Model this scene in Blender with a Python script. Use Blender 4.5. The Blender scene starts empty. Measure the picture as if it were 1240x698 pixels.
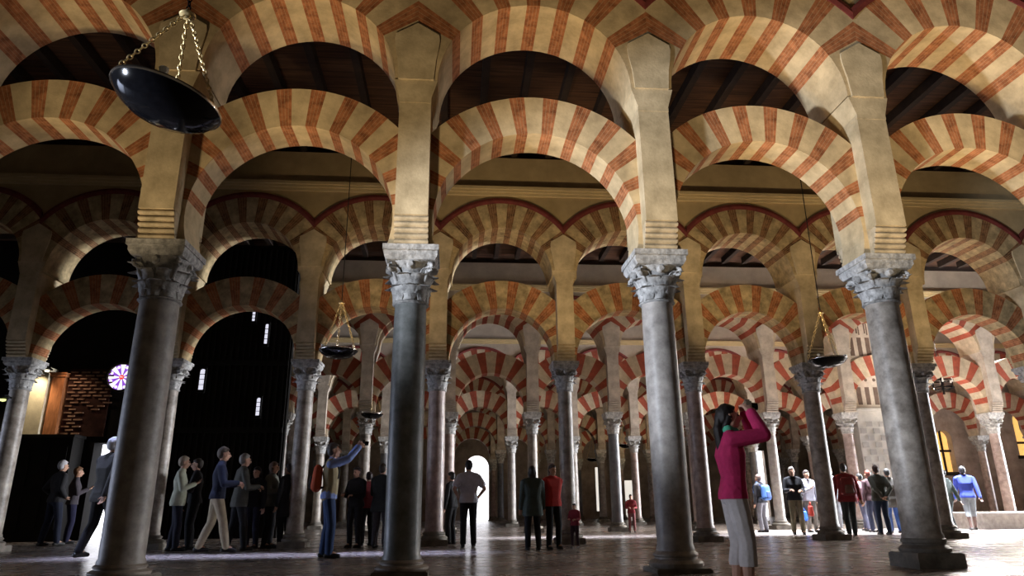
import bpy, bmesh, math, random
import numpy as np
from mathutils import Vector, Matrix
random.seed(7)
C = bpy.context.scene.collection
PI = math.pi
sc = bpy.context.scene

# ------------------------------------------------------------------ camera
F, TH, PS, RO, H0 = 843.53, .3073, .0843, -.0103, .7105
r0 = Vector((math.cos(PS), -math.sin(PS), 0))
fw = Vector((math.sin(PS)*math.cos(TH), math.cos(PS)*math.cos(TH), math.sin(TH)))
u0 = r0.cross(fw)
rr = r0*math.cos(RO) + u0*math.sin(RO)
uu = u0*math.cos(RO) - r0*math.sin(RO)
cam = bpy.data.cameras.new('camera'); cam.sensor_width = 36; cam.lens = F/1240*36
cam.clip_start = .05; cam.clip_end = 300
co = bpy.data.objects.new('camera', cam); C.objects.link(co)
M = Matrix((rr, uu, -fw)).transposed().to_4x4(); M.translation = (0, 0, H0)
co.matrix_world = M
sc.camera = co
def ray(x, y):                       # measurement helper: direction of a pixel
    return fw + rr*((x-620)/F) - uu*((y-349)/F)
def atY(x, y, Y):
    d = ray(x, y); return Vector((0, 0, H0)) + d*(Y/d.y)
def floorpt(x, y):
    d = ray(x, y); return Vector((0, 0, H0)) + d*(-H0/d.z)
def px(P):
    v = Vector(P)-Vector((0, 0, H0)); z = v.dot(fw)
    return 620+F*v.dot(rr)/z, 349-F*v.dot(uu)/z

sc.view_settings.view_transform = 'Standard'; sc.view_settings.look = 'None'
sc.view_settings.gamma = 1; sc.view_settings.use_curve_mapping = False
sc.view_settings.exposure = 0.0
sc.cycles.max_bounces = 7; sc.cycles.diffuse_bounces = 4; sc.cycles.glossy_bounces = 3
sc.cycles.sample_clamp_indirect = 4; sc.cycles.use_denoising = True
sc.cycles.use_adaptive_sampling = True

# ------------------------------------------------------------------ materials
def mat(name, col, rough=.8, var=.18, scale=4, col2=None, metal=0, bump=.15, bscale=30, emit=None, es=0, spec=.3, stretch=None):
    m = bpy.data.materials.new(name); m.use_nodes = True
    nt = m.node_tree; n = nt.nodes; l = nt.links
    b = n['Principled BSDF']; b.inputs['Roughness'].default_value = rough
    b.inputs['Metallic'].default_value = metal
    b.inputs['Specular IOR Level'].default_value = spec
    tc = n.new('ShaderNodeTexCoord'); mp = n.new('ShaderNodeMapping')
    l.new(tc.outputs['Object'], mp.inputs[0])
    if stretch: mp.inputs['Scale'].default_value = stretch
    ns = n.new('ShaderNodeTexNoise'); ns.inputs['Scale'].default_value = scale; ns.inputs['Detail'].default_value = 6
    ns.inputs['Roughness'].default_value = .65
    l.new(mp.outputs[0], ns.inputs['Vector'])
    cr = n.new('ShaderNodeValToRGB'); e = cr.color_ramp.elements
    c1 = [max(0, c*(1-var*1.6)) for c in col]; c2 = [min(1, c*(1+var)) for c in (col2 or col)]
    e[0].position = .32; e[1].position = .68
    e[0].color = (*c1, 1); e[1].color = (*c2, 1)
    l.new(ns.outputs[0], cr.inputs[0]); l.new(cr.outputs[0], b.inputs['Base Color'])
    if bump:
        n2 = n.new('ShaderNodeTexNoise'); n2.inputs['Scale'].default_value = bscale; n2.inputs['Detail'].default_value = 4
        l.new(mp.outputs[0], n2.inputs['Vector'])
        bp = n.new('ShaderNodeBump'); bp.inputs['Strength'].default_value = bump; bp.inputs['Distance'].default_value = .02
        l.new(n2.outputs[0], bp.inputs['Height']); l.new(bp.outputs[0], b.inputs['Normal'])
    if emit:
        b.inputs['Emission Color'].default_value = (*emit, 1); b.inputs['Emission Strength'].default_value = es
    return m
MT = {}
MT['stone'] = mat('cream_limestone', (.52, .40, .23), .85, .16, 3, (.60, .47, .28))
MT['stone_b'] = mat('cream_limestone_worn', (.47, .38, .24), .85, .20, 5, (.55, .45, .30))
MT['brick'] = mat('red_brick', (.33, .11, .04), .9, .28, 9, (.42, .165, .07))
MT['mortar'] = mat('brick_mortar', (.50, .32, .18), .9, .15, 9)
MT['band'] = mat('dark_red_moulding', (.17, .035, .03), .8, .2, 6)
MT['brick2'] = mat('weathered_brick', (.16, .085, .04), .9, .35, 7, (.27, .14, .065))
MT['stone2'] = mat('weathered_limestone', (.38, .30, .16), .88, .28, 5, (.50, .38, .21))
MT['brick3'] = mat('painted_red_voussoir', (.29, .065, .035), .85, .2, 5)
MT['stone3'] = mat('painted_white_voussoir', (.50, .41, .29), .85, .16, 5)
MT['pierstone'] = mat('pier_ashlar', (.53, .42, .25), .85, .16, 3, (.60, .49, .31))
MT['pier3'] = mat('pinkish_pier_stone', (.44, .37, .30), .85, .16, 3, (.52, .45, .37))
MT['plaster'] = mat('ochre_plaster', (.42, .32, .165), .9, .10, 1.5, (.46, .35, .19), bump=.06)
MT['plaster3'] = mat('grey_plaster', (.45, .39, .32), .9, .12, 1.5, bump=.06)
MT['mould'] = mat('pale_moulding', (.56, .44, .24), .85, .08, 2)
MT['marble'] = mat('grey_marble', (.27, .225, .18), .45, .3, 4.5, (.38, .335, .285), spec=.4, bump=.08)
MT['marble_w'] = mat('pale_marble', (.38, .345, .31), .45, .26, 5, spec=.4, bump=.08)
MT['marble_p'] = mat('pink_marble', (.36, .27, .235), .42, .25, 5, (.45, .35, .31), spec=.4, bump=.08)
MT['marble_d'] = mat('dark_marble', (.16, .16, .165), .38, .25, 4, spec=.4, bump=.08)
MT['marble_s'] = mat('slate_marble', (.17, .18, .165), .4, .22, 4, (.24, .25, .24), spec=.4, bump=.08)
MT['capital'] = mat('carved_marble', (.40, .39, .37), .7, .3, 12, (.50, .49, .47), bump=.5, bscale=25)
MT['basestone'] = mat('base_stone', (.20, .18, .15), .6, .3, 6)
MT['planks'] = mat('dark_ceiling_planks', (.055, .026, .014), .8, .4, 2, (.09, .042, .022), stretch=(.4, 8, 1))
MT['beam'] = mat('dark_ceiling_beam', (.03, .018, .012), .8, .3, 4, bump=.05)
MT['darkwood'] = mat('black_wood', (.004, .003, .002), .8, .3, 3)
MT['darkstone'] = mat('dark_stone_wall', (.05, .042, .03), .9, .3, 3)
MT['brass'] = mat('aged_brass', (.78, .60, .30), .35, .2, 20, metal=.55, bump=0)
MT['iron'] = mat('black_iron', (.004, .004, .005), .10, .2, 20, bump=0, spec=.25)
MT['rimmetal'] = mat('polished_rim', (.62, .56, .5), .25, .1, 20, metal=1, bump=0)
MT['cable'] = mat('dark_cable', (.03, .025, .02), .6, .1, 20, bump=0)
MT['paint_screen'] = mat('whitish_carved_stone', (.56, .48, .40), .85, .12, 5)
MT['screen_dark'] = mat('recess_shade', (.13, .09, .07), .9, .15, 5)  # dark tone for the shade inside the carving
MT['screenbrick'] = mat('grey_ashlar', (.48, .45, .40), .8, .12, 4)
MT['screenbrick_d'] = mat('grey_ashlar_dark', (.30, .28, .25), .8, .12, 4)
MT['farwall'] = mat('far_stone_wall', (.40, .33, .26), .9, .2, 1.2, (.48, .40, .32))
MT['pinkwall'] = mat('pinkish_stone_wall', (.36, .28, .23), .9, .2, 1.4, (.42, .34, .29))
MT['goldglass'] = mat('lit_golden_glass', (.8, .5, .12), .5, .3, 3, emit=(1, .62, .18), es=.9, bump=0)
MT['daylight'] = mat('bright_daylight', (.9, .9, .95), .5, .02, 1, emit=(.93, .93, 1), es=2.6, bump=0)
MT['paleglow'] = mat('pale_glow', (.9, .9, .9), .5, .02, 1, emit=(1, .95, .86), es=.75, bump=0)  # glow of the pale panes, also used for a lit column
MT['slitglass'] = mat('lit_slit_glass', (.9, .9, .95), .5, .3, 12, emit=(.85, .85, 1), es=.9, bump=0)
MT['rosewhite'] = mat('rose_white_glass', (.9, .9, .9), .5, .05, 3, emit=(1, .93, 1), es=1.3, bump=0)
MT['roseviolet'] = mat('rose_violet_glass', (.35, .1, .7), .5, .1, 3, emit=(.32, .10, .75), es=.9, bump=0)
MT['rosered'] = mat('rose_red_glass', (.8, .05, .03), .5, .1, 3, emit=(.9, .05, .04), es=.9, bump=0)
MT['bulb'] = mat('lamp_glow', (1, .9, .6), .5, .02, 3, emit=(1, .9, .62), es=9, bump=0)
MT['bulbsmall'] = mat('small_lamp_glow', (.8, .9, .4), .5, .02, 3, emit=(.75, .8, .3), es=1.6, bump=0)
MT['glass'] = mat('white_glass_cup', (.8, .8, .75), .2, .05, 3, bump=0)
MT['orangestone'] = mat('orange_brick_pilaster', (.42, .16, .06), .85, .25, 5, stretch=(4, 4, .6))
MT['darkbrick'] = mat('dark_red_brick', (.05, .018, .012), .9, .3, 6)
MT['palebrick'] = mat('pale_brick_edge', (.34, .20, .13), .9, .3, 12)
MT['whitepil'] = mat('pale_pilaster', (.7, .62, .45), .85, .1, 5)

def floor_mat():
    m = bpy.data.materials.new('polished_floor_slabs'); m.use_nodes = True
    nt = m.node_tree; n = nt.nodes; l = nt.links; b = n['Principled BSDF']
    tc = n.new('ShaderNodeTexCoord')
    br = n.new('ShaderNodeTexBrick'); br.inputs['Scale'].default_value = 1
    br.inputs['Brick Width'].default_value = 1.5; br.inputs['Row Height'].default_value = .9
    br.inputs['Mortar Size'].default_value = .008; br.inputs['Color1'].default_value = (.27, .225, .195, 1)
    br.inputs['Color2'].default_value = (.32, .275, .245, 1); br.inputs['Mortar'].default_value = (.20, .165, .145, 1)
    l.new(tc.outputs['Object'], br.inputs['Vector'])
    ns = n.new('ShaderNodeTexNoise'); ns.inputs['Scale'].default_value = 2.2; ns.inputs['Detail'].default_value = 7
    l.new(tc.outputs['Object'], ns.inputs['Vector'])
    mx = n.new('ShaderNodeMixRGB'); mx.blend_type = 'MULTIPLY'; mx.inputs[0].default_value = .35
    l.new(br.outputs[0], mx.inputs[1]); l.new(ns.outputs[0], mx.inputs[2]); l.new(mx.outputs[0], b.inputs['Base Color'])
    mr = n.new('ShaderNodeMapRange'); mr.inputs[3].default_value = .20; mr.inputs[4].default_value = .34
    l.new(ns.outputs[0], mr.inputs[0]); l.new(mr.outputs[0], b.inputs['Roughness'])
    bp = n.new('ShaderNodeBump'); bp.inputs['Strength'].default_value = .02; bp.inputs['Distance'].default_value = .01
    l.new(br.outputs[1], bp.inputs['Height']); bp.invert = True; l.new(bp.outputs[0], b.inputs['Normal'])
    b.inputs['Specular IOR Level'].default_value = .5
    return m
MT['floor'] = floor_mat()

# ------------------------------------------------------------------ helpers
def mk(name, V, Fc, mats, mi=None, parent=None, smooth=False, loc=None):
    me = bpy.data.meshes.new(name); me.from_pydata([tuple(v) for v in V], [], Fc)
    for m in (mats if isinstance(mats, (list, tuple)) else [mats]): me.materials.append(MT[m] if isinstance(m, str) else m)
    if mi: me.polygons.foreach_set('material_index', mi)
    if smooth: me.polygons.foreach_set('use_smooth', [True]*len(me.polygons))
    me.update()
    o = bpy.data.objects.new(name, me); C.objects.link(o)
    if parent: o.parent = parent
    if loc: o.location = loc
    return o
class B:                                        # collects shapes into one mesh
    def __init__(s): s.V = []; s.F = []; s.I = []
    def add(s, V, Fc, i=0):
        k = len(s.V); s.V += [tuple(v) for v in V]; s.F += [tuple(a+k for a in f) for f in Fc]; s.I += [i]*len(Fc)
    def box(s, x0, x1, y0, y1, z0, z1, i=0, top=None):
        a, b_, c, d = top or (x0, x1, y0, y1)
        s.add([(x0, y0, z0), (x1, y0, z0), (x1, y1, z0), (x0, y1, z0), (a, c, z1), (b_, c, z1), (b_, d, z1), (a, d, z1)],
              [(3, 2, 1, 0), (4, 5, 6, 7), (0, 1, 5, 4), (1, 2, 6, 5), (2, 3, 7, 6), (3, 0, 4, 7)], i)
    def lathe(s, prof, n=24, i=0, c=(0, 0), cap=True):
        V = []; Fc = []
        for (r, z) in prof:
            for k in range(n): a = 2*PI*k/n; V.append((c[0]+r*math.cos(a), c[1]+r*math.sin(a), z))
        for j in range(len(prof)-1):
            for k in range(n):
                k2 = (k+1) % n; Fc.append((j*n+k, j*n+k2, (j+1)*n+k2, (j+1)*n+k))
        if cap: Fc.append(tuple(range(n-1, -1, -1))); Fc.append(tuple((len(prof)-1)*n+k for k in range(n)))
        s.add(V, Fc, i)
    def tube(s, P, r, n=8, i=0):
        P = [Vector(p) for p in P]; V = []; Fc = []
        for j, p in enumerate(P):
            t = (P[min(j+1, len(P)-1)]-P[max(j-1, 0)]).normalized()
            a = t.cross(Vector((.13, .37, .9) if abs(t.z) < .9 else (1, .1, 0))).normalized(); b = t.cross(a)
            rj = r[j] if isinstance(r, (list, tuple)) else r
            for k in range(n): q = 2*PI*k/n; V.append(p+a*math.cos(q)*rj+b*math.sin(q)*rj)
        for j in range(len(P)-1):
            for k in range(n): k2 = (k+1) % n; Fc.append((j*n+k, j*n+k2, (j+1)*n+k2, (j+1)*n+k))
        Fc.append(tuple(range(n-1, -1, -1))); Fc.append(tuple((len(P)-1)*n+k for k in range(n)))
        s.add(V, Fc, i)
    def prism(s, poly, y0, y1, i=0):             # xz polygon extruded in y
        n = len(poly)
        V = [(x, y0, z) for x, z in poly]+[(x, y1, z) for x, z in poly]
        s.add(V, [tuple(range(n)), tuple(range(2*n-1, n-1, -1))]+[(k, k+n, (k+1) % n+n, (k+1) % n) for k in range(n)], i)
    def build(s, name, mats, parent=None, smooth=False, loc=None):
        return mk(name, s.V, s.F, mats, s.I, parent, smooth, loc)
def sm_angle(o, deg=35):
    me = o.data; me.polygons.foreach_set('use_smooth', [True]*len(me.polygons)); me.update()
    try: me.set_sharp_from_angle(angle=math.radians(deg))
    except Exception: pass
def tag(o, label, cat, group=None, kind=None):
    if label: o['label'] = label
    if cat: o['category'] = cat
    if group: o['group'] = group
    if kind: o['kind'] = kind
    return o
def empty(name, loc, rz=0):
    o = bpy.data.objects.new(name, None); C.objects.link(o); o.location = loc; o.rotation_euler = (0, 0, rz)
    o.empty_display_size = .1
    return o
def copy_tree(o, loc, skip=()):
    r = o.copy(); C.objects.link(r); r.location = loc
    for ch in list(o.children):
        c = ch.copy(); C.objects.link(c); c.parent = r
        for g in list(ch.children):
            d = g.copy(); C.objects.link(d); d.parent = c
    return r
def struct(o): o['kind'] = 'structure'; return o
ORD = ['zeroth', 'first', 'second', 'third', 'fourth', 'fifth', 'sixth', 'seventh', 'eighth', 'ninth', 'tenth', 'eleventh', 'twelfth',
       'thirteenth', 'fourteenth', 'fifteenth', 'sixteenth', 'seventeenth']

# ------------------------------------------------------------------ rows of the colonnade
S1, S2, S3 = 3.1, 2.84, 2.68
ZTOP = 8.75
rows = {}
x1 = [-.5252+S1*i for i in range(-2, 4)]
x1[2] = -.565; x1[3] = 2.605; x1[1] = -3.61; x1[4] = 5.67
rows[1] = dict(Y=8.508, X=x1)
x2 = [-.377+S2*i for i in range(-4, 8)]
x2[1] -= .22; x2[6] += .12; x2[7] += .06; x2[8] -= .13
rows[2] = dict(Y=15.426, X=x2)
x3 = [-5.4, -2.8, -.15, 2.54, 5.22, 7.9, 10.55, 13.26, 15.8, 18.5, 21.2, 23.8]
rows[3] = dict(Y=22.9, X=[x for x in x3 if x > -4.9-.6])
rows[4] = dict(Y=30.8, X=[2.5+2.7*i for i in range(-4, 10)])
rows[5] = dict(Y=38.0, X=[2.5+2.7*i for i in range(-4, 9)])
rows[6] = dict(Y=45.0, X=[2.5+2.7*i for i in range(-5, 8)])
rows[3]['X'] = x3

NEAR = {1: 'first', 2: 'second', 3: 'third', 4: 'fourth', 5: 'fifth', 6: 'sixth'}

# --- arches -------------------------------------------------------
def arch_mesh(gap, ri, zc, re, zfoot, T, a0, nv, mstone, mbrick, fine, lower, band=0, chev=False):
    """ring of alternating voussoirs between x=-gap/2..gap/2, clipped at the pier axes"""
    h = gap/2; b = B()
    th0 = math.asin((zfoot-zc)/ri) if zfoot < zc else 0
    def rout(t):
        c = abs(math.cos(t)); s_ = math.sin(t)
        r = re if c < 1e-6 else min(re, h/c)
        if s_ < -1e-6: r = min(r, (zfoot-zc)/s_)
        return max(r, ri+1e-4)
    corner = math.atan2(zfoot-zc, h)
    kink = math.acos(min(1, h/re))
    def seg(t0, t1, mi, sub):
        ts = [t0+(t1-t0)*k/sub for k in range(sub+1)]
        for kk in (kink, PI-kink, corner, PI-corner):
            if t0+1e-4 < kk < t1-1e-4: ts.append(kk)
        ts.sort()
        poly_i = [(ri*math.cos(t), zc+ri*math.sin(t)) for t in ts]
        poly_o = [(rout(t)*math.cos(t), zc+rout(t)*math.sin(t)) for t in ts]
        n = len(ts)
        V = []
        for y in (-T/2, T/2): V += [(x, y, z) for x, z in poly_i]+[(x, y, z) for x, z in poly_o]
        Fc = []
        for k in range(n-1):
            Fc += [(k+1, k, n+k, n+k+1), (2*n+k, 2*n+k+1, 3*n+k+1, 3*n+k), (k, k+1, 2*n+k+1, 2*n+k), (n+k+1, n+k, 3*n+k, 3*n+k+1)]
        b.add(V, Fc, mi)
    A0 = math.radians(a0)
    seg(th0, A0, 0, 5); seg(PI-A0, PI-th0, 0, 5)
    tot = PI-2*A0; wr, wc = .44, .56
    nr = (nv+1)//2; nc = nv-nr; u = tot/(nr*wr+nc*wc); t = A0
    for k in range(nv):
        if k % 2 == 0:
            w = u*wr
            if fine:
                m_ = 4; mo = .10
                bw = w*(1-mo*(m_-1)/m_)/m_; mw = w*mo/m_
                tt = t
                for q in range(m_):
                    seg(tt, tt+bw, 1, 1); tt += bw
                    if q < m_-1: seg(tt, tt+mw, 2, 1); tt += mw
            else: seg(t, t+w, 1, 2)
        else:
            w = u*wc; seg(t, t+w, 0, 2)
        t += w
    # foot faces
    for s_ in (1, -1):
        xi = ri*math.cos(th0)
        V = [(s_*xi, -T/2, zfoot), (s_*h, -T/2, zfoot), (s_*h, T/2, zfoot), (s_*xi, T/2, zfoot)]
        b.add(V, [(0, 1, 2, 3)] if s_ < 0 else [(3, 2, 1, 0)], 0)
    return b
def band_mesh(gap, r_in, r_out, zc, T):
    h = gap/2; b = B()
    def pt(r, k, n, R): pass
    n = 40; ki = math.acos(min(1, h/r_in)); ko = math.acos(min(1, h/r_out))
    V = []; Fc = []
    for k in range(n+1):
        f = k/n; ti = ki+(PI-2*ki)*f; to = ko+(PI-2*ko)*f
        for y, ex in ((-T/2, 0), (T/2, 0)):
            V.append((r_in*math.cos(ti), y, zc+r_in*math.sin(ti))); V.append((r_out*math.cos(to), y, zc+r_out*math.sin(to)))
            V.append(((r_in+r_out)/2*math.cos((ti+to)/2), y-(.02 if y < 0 else -.02), zc+(r_in+r_out)/2*math.sin((ti+to)/2)))
    for k in range(n):
        a = k*6; c = a+6
        Fc += [(a, a+2, c+2, c), (a+2, a+1, c+1, c+2), (a+3, c+3, c+5, a+5), (a+5, c+5, c+4, a+4), (a+1, a+4, c+4, c+1), (a, c, c+3, a+3)]
    b.add(V, Fc); return b

SPEC = {
 1: dict(low=(5.52, .555, .54, 3.86), up=(7.40, 1.0), abz=(3.68, 3.86), hw=.33, pn=.205, mats=('stone', 'brick', 'mortar'), umats=('stone', 'brick', 'mortar')),
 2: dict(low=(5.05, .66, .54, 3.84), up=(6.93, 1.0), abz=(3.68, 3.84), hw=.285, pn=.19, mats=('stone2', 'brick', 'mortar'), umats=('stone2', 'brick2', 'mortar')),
 3: dict(low=(4.98, .70, .54, 3.70), up=(6.85, 1.0), abz=(3.50, 3.70), hw=.28, pn=.19, mats=('stone3', 'brick3', 'mortar'), umats=('stone3', 'brick3', 'mortar')),
}
def place_name(row, x):     # words that say where something stands
    return NEAR[row]
cache = {}
def ranks(xs, Y, z, half=0):       # which of a row are in the frame, counted from the left
    out = []; k = 0
    for x in xs:
        a, c = px((x-half, Y, z))[0], px((x+half, Y, z))[0]
        if c < 0: out.append('cut off by the left edge')
        elif a > 1240: out.append('cut off by the right edge')
        else: k += 1; out.append(ORD[k]+' from the left')
    return out
def row_objects(row):
    R = rows[row]; Y = R['Y']; X = R['X']; sp = SPEC[min(row, 3)]
    fine = row <= 2
    lo, up = sp['low'], sp['up']
    def vis(x0, x1, z0=0, z1=7):
        if row == 1: return True
        a = min(px((x0, Y, z0))[0], px((x0, Y, z1))[0]); b_ = max(px((x1, Y, z0))[0], px((x1, Y, z1))[0])
        if b_ < -15 or a > 1255: return False
        if row >= 3 and b_ < 338: return False
        if row >= 5 and a > 1010: return False
        if row == 4 and a > 1250: return False
        return True
    nlow = 23 if row == 1 else (19 if row == 2 else 15); nup = 13 if row == 1 else (15 if row == 2 else 11)
    bays = [(X[i], X[i+1]) for i in range(len(X)-1) if vis(X[i], X[i+1])]
    nb = len(bays); rk = ranks([(a+c)/2 for a, c in bays], Y, 5.5, 1.2)
    for bi, (a, c) in enumerate(bays):
        first = False
        gap = round(c-a, 3); mid = (a+c)/2
        k = (min(row, 3), gap)
        if k not in cache:
            ri = gap/2-.25 if row == 1 else gap/2-.245
            zc = lo[0]-ri
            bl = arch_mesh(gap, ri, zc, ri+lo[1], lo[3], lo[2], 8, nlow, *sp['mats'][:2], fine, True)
            rl = bl.build('lower_arch', list(sp['mats']))
            riu = gap/2-.28; zu = up[0]-riu
            if row == 1: rv = math.hypot(gap/2, 7.42-zu)
            else: rv = (7.54-zu) if row == 2 else (7.48-zu)
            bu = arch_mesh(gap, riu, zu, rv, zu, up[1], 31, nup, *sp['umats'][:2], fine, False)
            ru = empty('upper_arch', (0, 0, 0))
            vo = bu.build('voussoir_ring', list(sp['umats']), ru)
            bd = band_mesh(gap, rv, rv+.13, zu, up[1]+.03).build('red_moulding', 'band', ru)
            cache[k] = (rl, ru, zu, rv+.13); first = True
        rl, ru, zu, rb = cache[k]
        if first: L, U = rl, ru; L.location = (mid, Y, 0); U.location = (mid, Y, 0)
        else: L = rl.copy(); C.objects.link(L); L.location = (mid, Y, 0); U = copy_tree(ru, (mid, Y, 0))
        nm = {1: 'cream and red brick', 2: 'cream and brown-red', 3: 'white and red', 4: 'white and red', 5: 'white and red', 6: 'white and red'}[row]
        pl = 'bay %s of %s from the left' % (ORD[bi+1], nb)
        pl = '%s arch from the left' % ORD[bi+1]
        tag(L, f'{nm} lower horseshoe arch of the {NEAR[row]} arcade, {rk[bi]}', 'arch', f'lower arches of the {NEAR[row]} arcade')
        tag(U, f'{nm} upper round arch of the {NEAR[row]} arcade, {rk[bi]}', 'arch', f'upper arches of the {NEAR[row]} arcade')
    # spandrel wall over the upper arches of the whole row
    V = []; Fc = []; T = .92
    wall = B()
    for (a, c) in bays:
        gap = round(c-a, 3); _, _, zu, rb = cache[(min(row, 3), gap)]
        n = 26; mid = (a+c)/2
        xs = [a+(c-a)*q/n for q in range(n+1)]
        zs = [zu+math.sqrt(max(0, rb*rb-(x-mid)**2))-.03 for x in xs]
        V = []; Fc = []
        for y in (-T/2, T/2):
            V += [(x, y, z) for x, z in zip(xs, zs)]; V += [(x, y, ZTOP) for x in xs]
        m = n+1
        for q in range(n):
            Fc += [(q, q+1, m+q+1, m+q), (2*m+q+1, 2*m+q, 3*m+q, 3*m+q+1), (q+1, q, 2*m+q, 2*m+q+1)]
        wall.add(V, Fc)
    w = empty('arcade_wall', (0, Y, 0))
    wall.build('spandrel', 'plaster' if row <= 2 else 'plaster3', w)
    if row > 1 or True:
        mb = B(); xa, xb = bays[0][0], bays[-1][1]
        z0 = 7.74 if row > 1 else 8.42
        for s_ in (-1, 1):
            for (d, za, zb) in ((.06, z0, z0+.07), (.10, z0+.07, z0+.13), (.14, z0+.13, z0+.2)):
                y0, y1 = sorted((s_*T/2, s_*(T/2+d))); mb.box(xa, xb, y0, y1, za, zb)
        mb.build('cornice_moulding', 'mould', w)
    tag(w, f'plain plastered wall with a moulding above the {NEAR[row]} arcade', 'wall')
    # piers
    P0 = None
    cols = [x for i, x in enumerate(X) if vis(x-.3, x+.3)] if row > 1 else X[:]
    rp = ranks(cols, Y, 5.5, .3); rc = ranks(cols, Y, 2.5, .25)
    first = True
    for ci, x in enumerate(cols):
        if first:
            zu = [v[2] for kk, v in cache.items() if kk[0] == min(row, 3)][0]
            pier = empty('arcade_pier', (x, Y, 0)); pn = sp['pn']; hw = sp['hw']; zf = lo[3]
            b = B()
            rib = .34
            for s_ in (-1, 1):                                   # pilaster proper, front and back of the lower arch
                y0, y1 = sorted((s_*.27, s_*.5)); b.box(-pn, pn, y0, y1, zf+rib, zu-.02)
            b.box(-pn, pn, -.27, .27, 5.0, zu-.02)
            b.build('pilaster', 'pierstone' if row <= 2 else 'pier3', pier)
            nr = 5                                               # rolled corbels at the foot, front and back
            for s_ in (-1, 1):
                b = B()
                for q in range(nr):
                    z = zf+rib*(q+.5)/nr; d = .36+.13*(q+.5)/nr; h_ = rib/nr
                    y0, y1 = sorted((s_*.26, s_*(d-.02)))
                    b.box(-pn+.004, pn-.004, y0, y1, z-h_*.5, z+h_*.5)
                    n8 = 8; poly = [(s_*(d-.024)+s_*.035*math.sin(PI*k/n8), z-h_*.40*math.cos(PI*k/n8)) for k in range(n8+1)]
                    V = [(-pn-.006, y_, z_) for y_, z_ in poly]+[(pn+.006, y_, z_) for y_, z_ in poly]; m8 = n8+1
                    Fq = [((k, k+1, m8+k+1, m8+k) if s_ > 0 else (k+1, k, m8+k, m8+k+1)) for k in range(n8)]+[tuple(range(m8)), tuple(range(2*m8-1, m8-1, -1))]
                    b.add(V, Fq)
                b.build('roll_corbel', 'pier3' if row > 2 else ('pierstone' if row > 1 else 'stone_b'), pier)
            b = B()                                              # head: flares to carry the upper arches
            b.box(-pn-.002, pn+.002, -.507, .507, zu-.34, zu-.28)
            b.box(-pn, pn, -.507, .507, zu-.28, zu+.0, top=(-.285, .285, -.507, .507))
            for s_ in (-1, 1):
                y0, y1 = sorted((s_*.49, s_*.53))
                zz = [(0, pn+.028), (.03, pn+.028), (.06, pn+.03), (.3, .255), (.5, .29), (.62, .30)]
                for (f0, wa), (f1, wb) in zip(zz[:-1], zz[1:]):
                    b.add([(-wa, y0, zu+f0), (wa, y0, zu+f0), (wa, y1, zu+f0), (-wa, y1, zu+f0), (-wb, y0, zu+f1), (wb, y0, zu+f1), (wb, y1, zu+f1), (-wb, y1, zu+f1)],
                          [(3, 2, 1, 0), (4, 5, 6, 7), (0, 1, 5, 4), (1, 2, 6, 5), (2, 3, 7, 6), (3, 0, 4, 7)])
                b.prism([(-.30, zu+.62), (.30, zu+.62), (.29, zu+.70), (0, zu+.88), (-.29, zu+.70)], y0, y1)
            b.build('pier_head', 'pierstone' if row <= 2 else 'pier3', pier)
            P0 = pier; first = False
        else: pier = copy_tree(P0, (x, Y, 0))
        tag(pier, f'stone pier with rolled corbel in the {NEAR[row]} arcade, {rp[ci]}', 'pier', f'piers of the {NEAR[row]} arcade')
    # columns
    for ci, x in enumerate(cols):
        make_column(row, ci, x, Y, sp, rc[ci])

def leaf(b, ang, r0_, z0, z1, w, out, i=0):
    n = 6; ca, sa = math.cos(ang), math.sin(ang); V = []; Fc = []
    for k in range(n+1):
        f = k/n
        z = z0+(z1-z0)*(f if f < .8 else .8+(f-.8)*.1-(f-.8)*.5)
        r = r0_+.015+out*f**3+(.035 if k == n else 0)
        ww = w*(.75+.5*math.sin(f*PI*.8))*(1 if k < n else .45)
        for s_, dd in ((-1, -.012), (-.5, .006), (0, .016), (.5, .006), (1, -.012)):
            rad = r+dd; tx = s_*ww*.5
            V.append((rad*ca-tx*sa, rad*sa+tx*ca, z))
    for k in range(n):
        for q in range(4): Fc.append((k*5+q, k*5+q+1, (k+1)*5+q+1, (k+1)*5+q))
    m = len(V)
    V += [(v[0]-ca*.02, v[1]-sa*.02, v[2]-.004) for v in V]
    Fc2 = [tuple(a+m for a in f[::-1]) for f in Fc]
    Fc += Fc2
    edge = [q for q in range(5)]+[k*5+4 for k in range(1, n+1)]+[n*5+q for q in (3, 2, 1, 0)]+[k*5 for k in range(n-1, 0, -1)]
    for a, c in zip(edge, edge[1:]+edge[:1]): Fc.append((a, a+m, c+m, c))
    b.add(V, Fc, i)
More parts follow.
